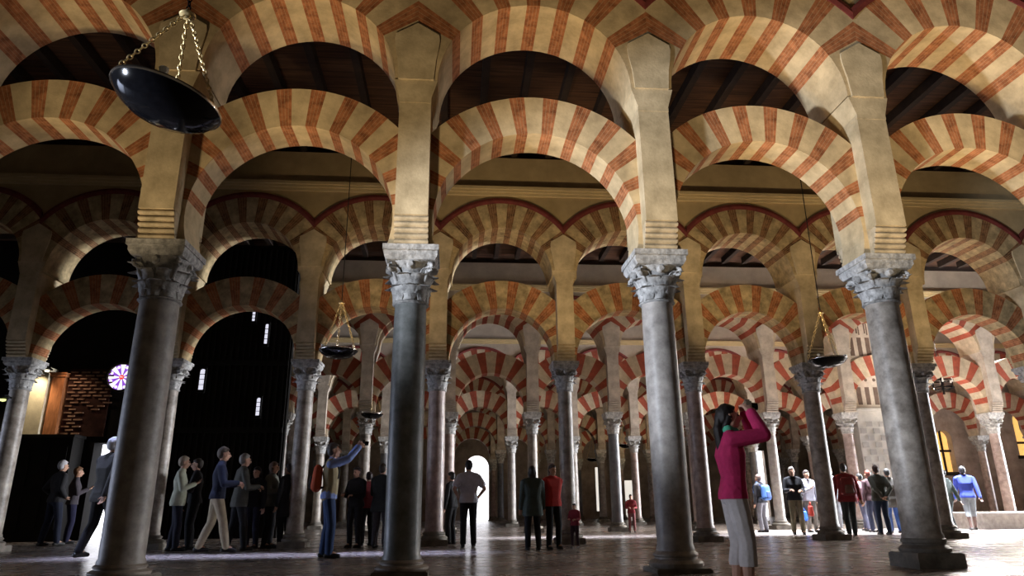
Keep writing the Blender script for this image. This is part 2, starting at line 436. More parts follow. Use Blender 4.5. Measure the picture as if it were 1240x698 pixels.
def capital_mesh(r, hw, z0, z1):
    b = B(); H = z1-z0
    b.lathe([(r+.02, z0-.03), (r+.035, z0-.015), (r+.02, z0), (r, z0+.01), (r+.005, z0+H*.4), (r+.03, z0+H*.7), (r+.075, z0+H*.9), (hw*.98, z0+H*.97), (hw*.98, z1-.001)], 20)
    for k in range(8): leaf(b, 2*PI*k/8, r, z0+.01, z0+H*.50, .15, .075)
    for k in range(8): leaf(b, 2*PI*(k+.5)/8, r+.005, z0+H*.18, z0+H*.80, .15, .11)
    for k in range(4):                                 # corner volutes
        a = PI/4+PI/2*k; ca, sa = math.cos(a), math.sin(a)
        P = []; R = []
        for q in range(14):
            f = q/13; t = f*PI*2.6; rr_ = .062*(1-f*.75)
            cx = hw*1.22-.045; cz = z1-.085
            P.append(((cx+rr_*math.cos(PI*.75-t))*ca, (cx+rr_*math.cos(PI*.75-t))*sa, cz+rr_*math.sin(PI*.75-t))); R.append(.028*(1-f*.4))
        b.tube([((r+.04)*ca, (r+.04)*sa, z0+H*.5), ((r+.09)*ca, (r+.09)*sa, z0+H*.72)]+P, [.018, .026]+R, 7)
        leaf(b, a, r+.02, z0+H*.45, z0+H*.93, .11, .14)
    for k in range(4):                                 # rosette in the middle of each side
        a = PI/2*k; b.tube([((hw*.86)*math.cos(a), (hw*.86)*math.sin(a), z1-.06), ((hw+.02)*math.cos(a), (hw+.02)*math.sin(a), z1-.06)], [.055, .035], 8)
    return b
colcache = {}
def make_column(row, ci, x, Y, sp, ncols):
    hw = sp['hw']; az0, az1 = sp['abz']
    if row == 1:
        r = {1: .232, 2: .207, 3: .208, 4: .215}.get(ci, .21)
        mt = {1: 'marble_w', 2: 'marble_s', 3: 'marble_w', 4: 'marble'}.get(ci, 'marble')
        capH = {1: .50, 2: .50, 3: .44, 4: .40}.get(ci, .46)
        base = {3: (.05, .23, .11), 4: (.17, .33, .075), 2: (.07, .18, .10)}.get(ci, (.07, .18, .09))
    else:
        r = .165+.012*((ci*7+row) % 3)
        mt = ['marble', 'marble_p', 'marble', 'marble_w', 'marble_p', 'marble_d'][(ci*5+row*3) % 6]
        if row == 3 and x > 12: mt = 'marble_p'
        if row == 2: mt = ['marble', 'marble', 'marble', 'marble_p', 'marble', 'marble_p', 'marble', 'marble'][ci % 8]
        capH = .46; base = (.12, .28, .10) if (ci+row) % 3 else (.12, .28, .13)
    key = (min(row, 3), round(r, 3), mt, base, capH)
    if key not in colcache:
        root = empty('marble_column', (x, Y, 0))
        hp, zb, pe = base; zn = az0-capH
        n = 40 if row == 1 else 20
        b = B()
        pw = r+pe; hb = zb-hp
        b.box(-pw, pw, -pw, pw, 0, hp-.012); b.box(-pw+.015, pw-.015, -pw+.015, pw-.015, hp-.012, hp)
        b.build('plinth', 'basestone', root)
        b = B()
        b.lathe([(pw-.02, hp-.005), (pw-.005, hp+hb*.12), (pw-.005, hp+hb*.28), (pw-.03, hp+hb*.42), (r+(pe-.02)*.4, hp+hb*.52), (r+(pe-.02)*.38, hp+hb*.62), (r+(pe-.02)*.6, hp+hb*.70), (r+(pe-.02)*.6, hp+hb*.80), (r+.03, hp+hb*.92), (r+.015, zb)], n)
        sm_angle(b.build('base_moulding', 'basestone' if row > 1 else ('marble' if ci != 4 else 'basestone'), root))
        b = B()
        prof = [(r+.015, zb), (r+.015, zb+.03), (r, zb+.06)]
        for q in range(1, 8): f = q/8; prof.append((r*(1+.02*math.sin(f*PI))-(.008*f), zb+.06+(zn-.09-zb)*f))
        prof += [(r-.01, zn-.03), (r+.01, zn-.02), (r+.01, zn)]
        b.lathe(prof, n); sm_angle(b.build('shaft', mt, root))
        b = capital_mesh(r-.01, hw*.93, zn, az0); o = b.build('capital', 'capital', root); sm_angle(o, 50)
        b = B(); d = az1-az0
        b.box(-hw+.03, hw-.03, -hw+.03, hw-.03, az0, az0+d*.3, top=(-hw, hw, -hw, hw))
        b.box(-hw, hw, -hw, hw, az0+d*.3, az0+d*.55)
        b.box(-hw-.015, hw+.015, -hw-.04, hw+.04, az0+d*.6, az1)
        b.box(-hw, hw, -hw, hw, az0+d*.55, az0+d*.6)
        b.build('abacus', 'capital', root)
        colcache[key] = root
    else: root = copy_tree(colcache[key], (x, Y, 0))
    cn = {'marble': 'grey', 'marble_w': 'pale grey', 'marble_p': 'pinkish', 'marble_d': 'dark', 'marble_s': 'dark slate-grey'}[mt]
    tag(root, f'{cn} marble column with carved capital in the {NEAR[row]} arcade, {ncols}', 'column', f'columns of the {NEAR[row]} arcade')
    root.location = (x, Y, 0)

for r_ in rows: row_objects(r_)

# ------------------------------------------------------------------ the shell
fl = B(); fl.box(-16, 34, -4, 54, -.2, 0); struct(fl.build('floor', 'floor'))
ce = B(); ce.box(-16, 34, -4, 54, ZTOP+.22, ZTOP+.4)
ceil = struct(ce.build('ceiling', 'planks'))
bm_ = B(); bm_.box(-.07, .07, -2.9, 2.9, ZTOP, ZTOP+.22)
beam0 = None
for (yc, n, xa, st, ln) in ((12.0, 42, -12.6, .82, 1), (19.2, 44, -10.2, .72, 1)):
    for k in range(n):
        x = xa+st*k
        if beam0 is None: beam0 = bm_.build('beam', 'beam', ceil); o = beam0
        else: o = beam0.copy(); C.objects.link(o); o.parent = ceil
        o.location = (x, yc, 0)
w = B(); w.box(-16.3, -16, -4, 8.2, 0, 9.2); w.box(-16.3, -16, 8.2, 15.8, 3.6, 9.2); w.box(-16.3, -16, 15.8, 54, 0, 9.2)
struct(w.build('wall_left', 'darkstone'))
w = B(); w.box(34, 34.3, -4, 18, 0, 9.2); w.box(34, 34.3, 18, 30, 5.8, 9.2); w.box(34, 34.3, 30, 54, 0, 9.2)
struct(w.build('wall_right', 'pinkwall'))
# far wall, with the arched daylight doorway and pale openings, one standing in for a lit column
YF = 51.
def hole_wall(name, X0, X1, Z1, Y0, Y1, holes, m):
    """wall with rectangular/arched holes: list of (xa, xb, ztop, arched, zbot)"""
    b = B(); x = X0
    for (xa, xb, zt, arched, zb) in sorted(holes):
        b.box(x, xa, Y0, Y1, 0, Z1)
        if zb > 0: b.box(xa, xb, Y0, Y1, 0, zb)
        if arched:
            r = (xb-xa)/2; cx = (xa+xb)/2; n = 12
            poly = [(cx+r*math.cos(PI*k/n), zt-r+r*math.sin(PI*k/n)) for k in range(n+1)]
            for k in range(n):
                (ax, az), (bx, bz) = poly[k], poly[k+1]
                b.add([(ax, Y0, az), (bx, Y0, bz), (bx, Y0, Z1), (ax, Y0, Z1), (ax, Y1, az), (bx, Y1, bz), (bx, Y1, Z1), (ax, Y1, Z1)],
                      [(0, 1, 2, 3), (7, 6, 5, 4), (0, 4, 5, 1), (3, 2, 6, 7)])
        else: b.box(xa, xb, Y0, Y1, zt, Z1)
        x = xb
    b.box(x, X1, Y0, Y1, 0, Z1)
    return struct(b.build(name, m))
dA = atY(563, 600, YF).x; dB = atY(592, 600, YF).x
dC = atY(757, 600, YF).x; dD = atY(775, 600, YF).x
dE = atY(905, 600, YF).x; dF_ = atY(931, 600, YF).x
dG = atY(722, 600, YF).x; dH = atY(729, 600, YF).x
hole_wall('wall_back', -16, 34, 9.2, YF, YF+.4, [(dA, dB, atY(577, 552, YF).z, True, 0), (dC, dD, atY(760, 582, YF).z, False, 0), (dG, dH, atY(720, 566, YF).z, False, .5),
          (dE, dF_, atY(915, 546, YF).z, False, 0)], 'farwall')
def pane(name, x0, x1, y, z0, z1, m, kind='structure'):
    b = B(); b.box(x0, x1, y, y+.03, z0, z1); o = b.build(name, m)
    if kind: o['kind'] = kind
    return o
pane('door_1', dA-.3, dB+.3, YF+.6, 0, atY(577, 550, YF).z+.2, 'daylight')
pane('door_2', dC-.1, dD+.1, YF+.6, 0, atY(760, 580, YF).z+.2, 'paleglow')
pane('door_3', dE-.1, dF_+.1, YF+.6, 0, atY(915, 540, YF).z+.3, 'daylight')
pane('window_1', dG-.1, dH+.1, YF+.6, .4, atY(720, 560, YF).z+.3, 'paleglow')  # glowing pane behind a slit, put in for a lit column

# ---- dark timber screen closing the side aisle, with its lit openings
YW = 21.2
X0d, X1d = atY(104, 600, YW).x, atY(131, 600, YW).x
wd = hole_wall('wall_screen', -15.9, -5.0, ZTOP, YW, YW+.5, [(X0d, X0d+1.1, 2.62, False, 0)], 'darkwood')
pane('door_4', X0d-.2, X0d+1.3, YW+.9, 0, 2.9, 'daylight')
b = B()                                                       # timber ribs and rails give the screen its depth
for k in range(24):
    x = -9.0+.175*k
    b.box(x, x+.06, YW-.06, YW, 0, 8.6)
for z in (1.1, 2.9, 4.9, 6.9): b.box(-9.1, -5.0, YW-.09, YW, z, z+.14)
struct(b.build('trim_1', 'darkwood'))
def slit(px_, py_, w_, h_, lab, m='slitglass'):
    c = atY(px_, py_, YW-.08); b = B()
    t = empty('slit_window', (c.x, YW-.1, c.z))
    n = 6; w_ *= .72
    poly = [(-w_/2, -h_/2), (w_/2, -h_/2), (w_/2, h_/2-w_/2)]+[(w_/2*math.cos(PI*k/n), h_/2-w_/2+w_/2*math.sin(PI*k/n)) for k in range(1, n)]+[(-w_/2, h_/2-w_/2)]
    b.prism(poly, -.01, .03); b.build('glass_pane', m, t)
    f = B()
    f.box(-w_/2-.04, -w_/2, -.05, .05, -h_/2-.04, h_/2); f.box(w_/2, w_/2+.04, -.05, .05, -h_/2-.04, h_/2)
    f.box(-w_/2-.04, w_/2+.04, -.05, .05, h_/2, h_/2+.04); f.box(-w_/2-.04, w_/2+.04, -.06, .05, -h_/2-.08, -h_/2)
    for q in range(1, 4): f.box(-w_/2, w_/2, -.03, 0, -h_/2+h_*q/4-.008, -h_/2+h_*q/4+.008)
    f.build('window_frame', 'darkwood', t)
    tag(t, lab, 'window', 'lit slit windows of the dark screen')
slit(245, 460, .20, .62, 'pale lit slit window with rounded top, lowest and largest in the black screen')
slit(281, 375, .12, .36, 'small pale slit window high under the striped arch, beside the column')
slit(308, 382, .12, .40, 'small pale slit window high in the black screen, second of the upper ones')
slit(323, 405, .13, .62, 'tall narrow lit slit window near the edge of the black screen')
slit(313, 493, .15, .52, 'pale slit window above the heads of the dark group')
# golden window behind the screen's edge
c = atY(337, 512, 30.0)
t = empty('arched_window', (c.x, 30.0, 0)); zt = atY(337, 498, 30.).z; zm = atY(337, 524, 30.).z; zm2 = atY(337, 531, 30.).z; zb_ = atY(337, 548, 30.).z
b = B(); b.prism([(-.26, zm), (.26, zm), (.26, zt-.25), (.13, zt-.04), (0, zt), (-.13, zt-.04), (-.26, zt-.25)], 0, .05); b.box(-.26, .26, 0, .05, zb_, zm2); b.build('glass_pane', 'goldglass', t)
b = B(); b.box(-.34, -.26, -.05, .1, zb_-.1, zt); b.box(.26, .34, -.05, .1, zb_-.1, zt); b.box(-.34, .34, -.05, .1, zt, zt+.1); b.box(-.26, .26, -.05, .06, zm2, zm); b.box(-.34, .34, -.05, .3, 0, zb_); b.build('window_frame', 'farwall', t)
tag(t, 'yellow lit window glimpsed between the black screen and a column', 'window')

# rose window
c = atY(147, 457, YW-.1); t = empty('rose_window', (c.x, YW-.1, c.z)); R_ = .38
b = B(); n = 40
for k in range(n):
    a0, a1 = 2*PI*k/n, 2*PI*(k+1)/n
    b.add([(q*math.cos(a), y, q*math.sin(a)) for y in (-.05, .05) for (q, a) in ((R_, a0), (R_, a1), (R_+.06, a1), (R_+.06, a0))],
          [(0, 1, 2, 3), (7, 6, 5, 4), (0, 4, 5, 1), (3, 2, 6, 7)])
b.build('window_frame', 'darkstone', t)
b = B(); n = 16
for k in range(n):
    a0, a1 = 2*PI*(k-.5)/n, 2*PI*(k+.5)/n
    for (ra, rb, i) in ((.07, .22, 0 if k % 2 == 0 else 1), (.22, .38, 0 if k % 2 == 0 else 1)):
        b.add([(q*math.cos(a), .02, q*math.sin(a)) for (q, a) in ((ra, a0), (rb, a0), (rb, a1), (ra, a1))], [(0, 1, 2, 3)], i)
for k in range(8):
    a = 2*PI*(k+.5)/8; b.lathe([(.001, -.001), (.05, 0)], 8, 0, cap=False)
    V = [(.31*math.cos(a)+.045*math.cos(q*PI/4), .012, .31*math.sin(a)+.045*math.sin(q*PI/4)) for q in range(8)]; b.add(V, [tuple(range(8))], 0)
b.add([(.07*math.cos(q*PI/5), .01, .07*math.sin(q*PI/5)) for q in range(10)], [tuple(range(10))], 2)
b.build('stained_glass', ['rosewhite', 'roseviolet', 'rosered'], t)
tag(t, 'round white and violet stained glass rose window with a red centre', 'window')

# spotlit pilasters and brickwork over the side door
def pil(name, xa, xb, z0, z1, m, lab, d):
    t = empty(name, ((xa+xb)/2, YW, 0)); w_ = (xb-xa)/2
    b = B(); b.box(-w_, w_, -d, 0, z0, z1-.12); b.build('pilaster_shaft', m, t)
    b = B(); b.box(-w_-.04, w_+.04, -d-.04, 0, z1-.12, z1-.04); b.box(-w_-.06, w_+.06, -d-.07, 0, z1-.04, z1); b.build('pilaster_cap', m, t)
    tag(t, lab, 'pilaster')
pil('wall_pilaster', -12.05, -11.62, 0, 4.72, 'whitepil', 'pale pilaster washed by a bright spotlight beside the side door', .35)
pil('wall_pilaster', -11.56, -11.22, 0, 4.6, 'orangestone', 'orange brick pilaster lit from above beside the side door', .25)
t = empty('vestibule', (-11.1, YW-.45, 0))
b = B(); b.box(-.95, .62, -.2, .4, 0, 2.72); lob = b.build('door_lobby', 'darkwood', t)
b = B(); b.box(-1.0, .66, -.25, .4, 2.72, 2.80); b.build('lobby_cornice', 'darkwood', t)
b = B()
for k in range(3):
    b.box(-.85+.48*k, -.45+.48*k, -.22, -.2, .3, 1.2); b.box(-.85+.48*k, -.45+.48*k, -.22, -.2, 1.4, 2.5)
b.build('panelling', 'darkwood', lob)
tag(t, 'black wooden door lobby beside the bright side doorway', 'lobby')
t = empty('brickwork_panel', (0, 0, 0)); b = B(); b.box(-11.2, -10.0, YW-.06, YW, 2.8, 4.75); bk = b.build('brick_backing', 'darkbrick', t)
b = B(); rnd = random.Random(3)
for j in range(19):
    z = 2.86+j*.098
    for k in range(4):
        x = -11.16+.30*k+(.13 if j % 2 else 0)
        if x > -10.1 or rnd.random() < .08: continue
        if x > -10.75 and z < 3.3+rnd.random()*.3: continue
        ln = .17+.07*rnd.random(); b.box(x, x+ln, YW-.11, YW-.06, z, z+.04)
b.build('raised_bricks', 'palebrick', bk); tag(t, 'small patch of openwork brick wall lit above the black lobby', 'wall')
# spotlight fixture
def spot_fixture(loc, lab, m='bulb'):
    t = empty('wall_spotlight', loc); b = B(); b.tube([(0, -.02, .0), (0, -.14, -.05)], [.05, .075], 12); hs = b.build('lamp_housing', 'iron', t)
    b = B(); b.lathe([(.001, -.0), (.06, .0), (.05, -.035), (.001, -.05)], 12, cap=False); o = b.build('lamp_bulb', m, hs); o.location = (0, -.15, -.06)
    b = B(); b.box(-.02, .02, -.02, .1, -.02, .02); b.build('bracket', 'iron', t)
    tag(t, lab, 'lamp')
c = atY(60, 447, YW-.55)
spot_fixture((c.x, YW-.5, c.z), 'glaring white spotlight at the top of the pale pilaster')
c = atY(8, 481, 15.0)
spot_fixture((c.x, 15.05, c.z), 'small greenish lamp glowing on the dark wall at the edge of the aisle', 'bulbsmall')

# ---- wall behind the fourth arcade at the bright end, golden windows
YG = 32.2
xw = atY(1090, 560, YG).x
g1a, g1b = atY(1137, 550, YG).x, atY(1156, 550, YG).x
g2a, g2b = atY(1228, 520, YG).x, atY(1262, 520, YG).x
hole_wall('wall_end', xw, 34, 9.2, YG, YG+.5, [(g1a, g1b, atY(1142, 521, YG).z, True, atY(1150, 572, YG).z), (g2a, g2b, atY(1240, 494, YG).z, True, atY(1237, 552, YG).z)], 'pinkwall')
for i, (a, c_, zt, zb_, zl) in enumerate(((g1a, g1b, atY(1142, 519, YG).z, atY(1150, 572, YG).z, atY(1150, 546, YG).z), (g2a, g2b, atY(1240, 492, YG).z, atY(1237, 552, YG).z, atY(1237, 536, YG).z))):
    pane('window_%d' % (i+2), a-.05, c_+.05, YG+.35, zb_-.05, zt+.1, 'goldglass')
    f = B(); f.box(a, c_, YG+.2, YG+.3, zl-.05, zl+.05); f.box((a+c_)/2-.03, (a+c_)/2+.03, YG+.2, YG+.3, zb_, zt)
    f.box(a-.1, c_+.1, YG-.12, YG, zb_-.15, zb_); struct(f.build('trim_%d' % (i+2), 'beam'))
# ---- carved screen filling the bay between the third arcade's columns
YP = 22.9; t = empty('carved_screen', (0, YP, 0))
xa, xb = 13.26+.30, 15.8-.25
zc1 = atY(1045, 500, YP).z; zt1 = 7.1
b = B(); b.box(xa, xb, -.12, .12, zc1+.12, 6.3)
r_ = (xb-xa)/2; b.prism([(xa, 6.3)]+[((xa+xb)/2-r_*math.cos(PI*k/10), 6.3+.62*math.sin(PI*k/10)) for k in range(1, 10)]+[(xb, 6.3)], -.12, .12)
spn = b.build('screen_panel', 'paint_screen', t)
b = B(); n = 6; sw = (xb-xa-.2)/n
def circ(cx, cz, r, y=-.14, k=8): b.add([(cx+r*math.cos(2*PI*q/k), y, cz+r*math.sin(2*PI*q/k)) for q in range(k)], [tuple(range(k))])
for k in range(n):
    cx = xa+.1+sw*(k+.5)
    b.box(cx-.075, cx+.075, -.135, -.12, zc1+.25, zc1+.85)           # tall recesses, drawn as dark raised boxes
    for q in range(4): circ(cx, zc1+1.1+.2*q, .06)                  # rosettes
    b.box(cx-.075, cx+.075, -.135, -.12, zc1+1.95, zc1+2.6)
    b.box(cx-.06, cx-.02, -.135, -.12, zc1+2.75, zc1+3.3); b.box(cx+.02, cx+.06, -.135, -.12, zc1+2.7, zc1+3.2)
b.build('recess_shade_shapes', 'screen_dark', spn)  # dark shapes on the face paint the shade of carved recesses
b = B()
for q, (z, d) in enumerate(((0, .20), (.07, .26), (.14, .32))): b.box(xa-.05, xb+.05, -d, d, zc1-.1+z, zc1-.03+z)
b.build('screen_cornice', 'screenbrick', t)
b = B(); b.box(xa, xb, -.18, .18, 0, zc1-.1); asb = b.build('ashlar_base', 'screenbrick', t)
b = B(); rnd = random.Random(5)
for j in range(14):
    for k in range(5):
        x = xa+.05+.46*k+(.23 if j % 2 else 0); z = .25+j*.23
        if z+.2 > zc1-.12 or x+.24 > xb: continue
        b.box(x, x+.22, -.195, -.18, z, z+.17)
b.build('ashlar_blocks', 'screenbrick_d', asb)
tag(t, 'tall carved stone screen over a chequered ashlar base between two pink columns', 'screen')
# low white marble platform at the bright end
t = empty('marble_platform', (0, 0, 0)); a = atY(1166, 621, 21.0)
b = B(); b.box(a.x, 24, 20.2, 22.2, 0, a.z-.05); b.build('platform_block', 'marble_w', t); b = B(); b.box(a.x-.05, 24.05, 20.12, 22.2, a.z-.05, a.z); b.build('platform_top', 'marble_w', t)
tag(t, 'low bright white marble platform behind the man in the blue pullover', 'platform')

# ------------------------------------------------------------------ hanging lamps
def link_mesh():
    b = B(); n, m = 12, 5; R1, R2, r = .016, .009, .0035; V = []; Fc = []
    for k in range(n):
        a = 2*PI*k/n; cx, cz = R2*math.cos(a), R1*math.sin(a)*1.0
        nx, nz = math.cos(a), math.sin(a)
        for q in range(m): t = 2*PI*q/m; V.append((cx+nx*r*math.cos(t), r*math.sin(t), cz+nz*r*math.cos(t)))
    for k in range(n):
        for q in range(m): Fc.append((k*m+q, ((k+1) % n)*m+q, ((k+1) % n)*m+(q+1) % m, k*m+(q+1) % m))
    return V, Fc
LV, LF = link_mesh()
def chain(b, p, q, s=1.0):
    p, q = Vector(p), Vector(q); d = q-p; n = max(2, int(d.length/(.026*s))); rot = d.to_track_quat('Z', 'Y')
    for k in range(n):
        c = p+d*((k+.5)/n); tw = Matrix.Rotation(PI/2*(k % 2), 3, 'Z')
        b.add([c+rot @ (tw @ (Vector(v)*s)) for v in LV], LF)
def lamp(pos, D, rise, lab, tilt=(0, 0), detail=True, top=ZTOP, off=(0, 0), group='hanging oil lamps of black metal'):
    t = empty('hanging_lamp', pos); R = D/2; Rt = Matrix.Rotation(tilt[0], 3, 'X') @ Matrix.Rotation(tilt[1], 3, 'Y')
    ap = Vector((off[0], off[1], rise))
    def TR(b): b.V = [tuple(Rt @ Vector(v)) for v in b.V]
    b = B(); b.lathe([(.001, -R*.42), (R*.3, -R*.41), (R*.62, -R*.33), (R*.85, -R*.19), (R*.96, -R*.06), (R, 0), (R*.97, .006), (R*.90, -R*.06), (R*.5, -R*.28), (.001, -R*.32)], 40 if detail else 20, cap=False)
    TR(b); sm_angle(b.build('bowl', 'iron', t), 40)
    b = B(); b.lathe([(R*.975, -.004), (R*1.012, -.006), (R*1.02, .006), (R*1.01, .018), (R*.975, .018), (R*.965, .004), (R*.975, -.004)], 40 if detail else 20, cap=False); TR(b); sm_angle(b.build('rim', 'rimmetal', t), 60)
    for k in range(3):
        a = 2*PI*k/3+(PI/2+.3 if detail else .6); p = Rt @ Vector((R*.98*math.cos(a), R*.98*math.sin(a), .02)); q = ap+Vector((.02*math.cos(a), .02*math.sin(a), 0))
        b = B()
        if detail: chain(b, p, q, 1.45)
        else: chain(b, p, q, 2.0 if D > .5 and rise > .5 else 1.6)
        b.build('chain', 'brass', t)
        b = B(); a += PI/3; p = Rt @ Vector((R*.9*math.cos(a), R*.9*math.sin(a), .0))
        b.lathe([(.012, 0), (.014, .02), (.028, .03), (.034, .07), (.030, .075)], 10); b.V = [tuple(Vector(v)+p) for v in b.V]; b.build('glass_cup', 'glass', t)
    b = B(); b.lathe([(.001, -.02), (.03, -.015), (.055, .0), (.06, .012), (.03, .03), (.014, .06), (.001, .065)], 16, c=(ap.x, ap.y), cap=False); b.V = [(v[0], v[1], v[2]+rise) for v in b.V]; sm_angle(b.build('boss', 'brass', t))
    b = B(); e = (ap.x, ap.y, top-pos[2])
    if detail:
        chain(b, ap+Vector((0, 0, .05)), Vector((ap.x, ap.y, min(1.9, top-pos[2]))), 1.6); b.tube([(ap.x, ap.y, min(1.9, top-pos[2])), e], .006, 6)
    else: b.tube([(ap.x, ap.y, rise+.05), e], .010 if pos[1] < 20 else .012, 6)
    b.build('suspension_cable', 'cable' if not detail else 'iron', t)
    tag(t, lab, 'lamp', group)
def at_z(x, y, zc_): return Vector((0, 0, H0))+ray(x, y)*zc_
p = at_z(202, 122, F*.76/127); lamp(p, .76, .72, 'large black dish lamp on gold chains hanging close overhead, the biggest of the lamps', tilt=(0, math.radians(13)), off=(.06, -.02), top=8.9)
p = at_z(410, 425, F*.74/46); lamp(p, .74, .95, 'black dish lamp on three chains hanging before the second arcade, beside the tall grey column', detail=False)
p = at_z(450, 502, F*.74/28); lamp(p, .74, 1.0, 'smaller-looking black dish lamp lower down, hanging beyond the second arcade by the tall grey column', detail=False)
p = at_z(1002, 436, F*.74/45); lamp(p, .74, .95, 'black dish lamp on chains hanging in front of the carved stone screen', detail=False)
p = at_z(718, 556, F*.74/16); lamp(p, .74, 1.1, 'tiny distant dish lamp low over the far end of the aisle', detail=False)
p = at_z(759, 539, F*.74/20); lamp(p, .74, 1.1, 'distant dish lamp with thick gold chains beside a pinkish column', detail=False)
# iron ring chandelier at the bright end
p = at_z(1141, 466, 24.5); t = empty('ring_chandelier', p)
b = B(); Rr = .34
for z in (-.12, .14):
    b.lathe([(Rr-.02, z-.02), (Rr+.02, z-.02), (Rr+.02, z+.02), (Rr-.02, z+.02), (Rr-.02, z-.02)], 20, cap=False)
b.build('ring', 'iron', t)
b = B(); b.tube([(0, 0, -.35), (0, 0, .45)], .04, 8); b.build('stem', 'iron', t)
b = B(); b.tube([(0, 0, .4), (0, 0, ZTOP-p.z)], .012, 6); b.build('suspension_cable', 'cable', t)
for k in range(6):
    a = 2*PI*k/6; b = B(); b.tube([(0, 0, -.12), (Rr*.6*math.cos(a), Rr*.6*math.sin(a), -.2), (Rr*math.cos(a), Rr*math.sin(a), -.1), (Rr*math.cos(a), Rr*math.sin(a), .05)], .018, 6); arm_ = b.build('arm', 'iron', t)
    b = B(); b.lathe([(.03, .05), (.035, .07), (.03, .16), (.012, .2)], 8, c=(Rr*math.cos(a), Rr*math.sin(a))); b.build('glass_cup', 'glass', arm_)
tag(t, 'black iron ring chandelier silhouetted against the bright striped arches', 'chandelier')

# ------------------------------------------------------------------ people
def ico(n=2):
    bm = bmesh.new(); bmesh.ops.create_icosphere(bm, subdivisions=n, radius=1)
    P = [v.co.copy() for v in bm.verts]; bm.free(); return P
ICO = ico(2)
def hull_bm(bm, balls):
    """convex hull of a few balls: (centre, radius) ; radius may be a 3-tuple"""
    vs = []
    for c, r in balls:
        r3 = r if isinstance(r, tuple) else (r, r, r)
        for p in ICO: vs.append(bm.verts.new((c[0]+p.x*r3[0], c[1]+p.y*r3[1], c[2]+p.z*r3[2])))
    res = bmesh.ops.convex_hull(bm, input=vs)
    junk = list({g for g in res['geom_interior']+res['geom_unused'] if isinstance(g, bmesh.types.BMVert) and g.is_valid})
    bmesh.ops.delete(bm, geom=junk, context='VERTS')
def skinned(name, hulls, voxel, m, parent, smooth=2, cut=None):
    """union of hulls grown into one continuous surface"""
    bm = bmesh.new()
    for hgroup in hulls: hull_bm(bm, hgroup)
    me = bpy.data.meshes.new(name); bm.to_mesh(me); bm.free()
    o = bpy.data.objects.new(name, me); C.objects.link(o)
    md = o.modifiers.new('r', 'REMESH'); md.mode = 'VOXEL'; md.voxel_size = voxel
    if smooth: ms = o.modifiers.new('s', 'SMOOTH'); ms.factor = .5; ms.iterations = smooth
    dg = bpy.context.evaluated_depsgraph_get(); dg.update()
    m2 = bpy.data.meshes.new_from_object(o.evaluated_get(dg)); o.modifiers.clear(); o.data = m2; bpy.data.meshes.remove(me)
    if cut is not None:                                # a straight hem
        bm = bmesh.new(); bm.from_mesh(m2)
        r = bmesh.ops.bisect_plane(bm, geom=bm.verts[:]+bm.edges[:]+bm.faces[:], plane_co=(0, 0, cut), plane_no=(0, 0, 1), clear_inner=True)
        ed = [e for e in r['geom_cut'] if isinstance(e, bmesh.types.BMEdge)]
        bmesh.ops.edgenet_fill(bm, edges=ed); bm.to_mesh(m2); bm.free()
    m2.materials.clear(); m2.materials.append(m); m2.polygons.foreach_set('use_smooth', [True]*len(m2.polygons)); m2.update()
    o.parent = parent; return o
cm = {}
def cloth(col, rough=.85, name='cloth'):
    k = (tuple(round(c, 3) for c in col), name)
    if k not in cm: cm[k] = mat(name, col, rough, .12, 9, bump=.25, bscale=45)
    return cm[k]
def V3(*a): return Vector(a)
def ik(a, c, l1, l2, hint):
    d = c-a; L = d.length
    if L > (l1+l2)*.999: c = a+d*((l1+l2)*.999/L); d = c-a; L = d.length
    x = (l1*l1-l2*l2+L*L)/(2*L); hgt = math.sqrt(max(0, l1*l1-x*x)); n = d/L
    p = (hint-n*hint.dot(n)); p = p.normalized() if p.length > 1e-6 else V3(0, 1, 0)
    return a+n*x+p*hgt, c
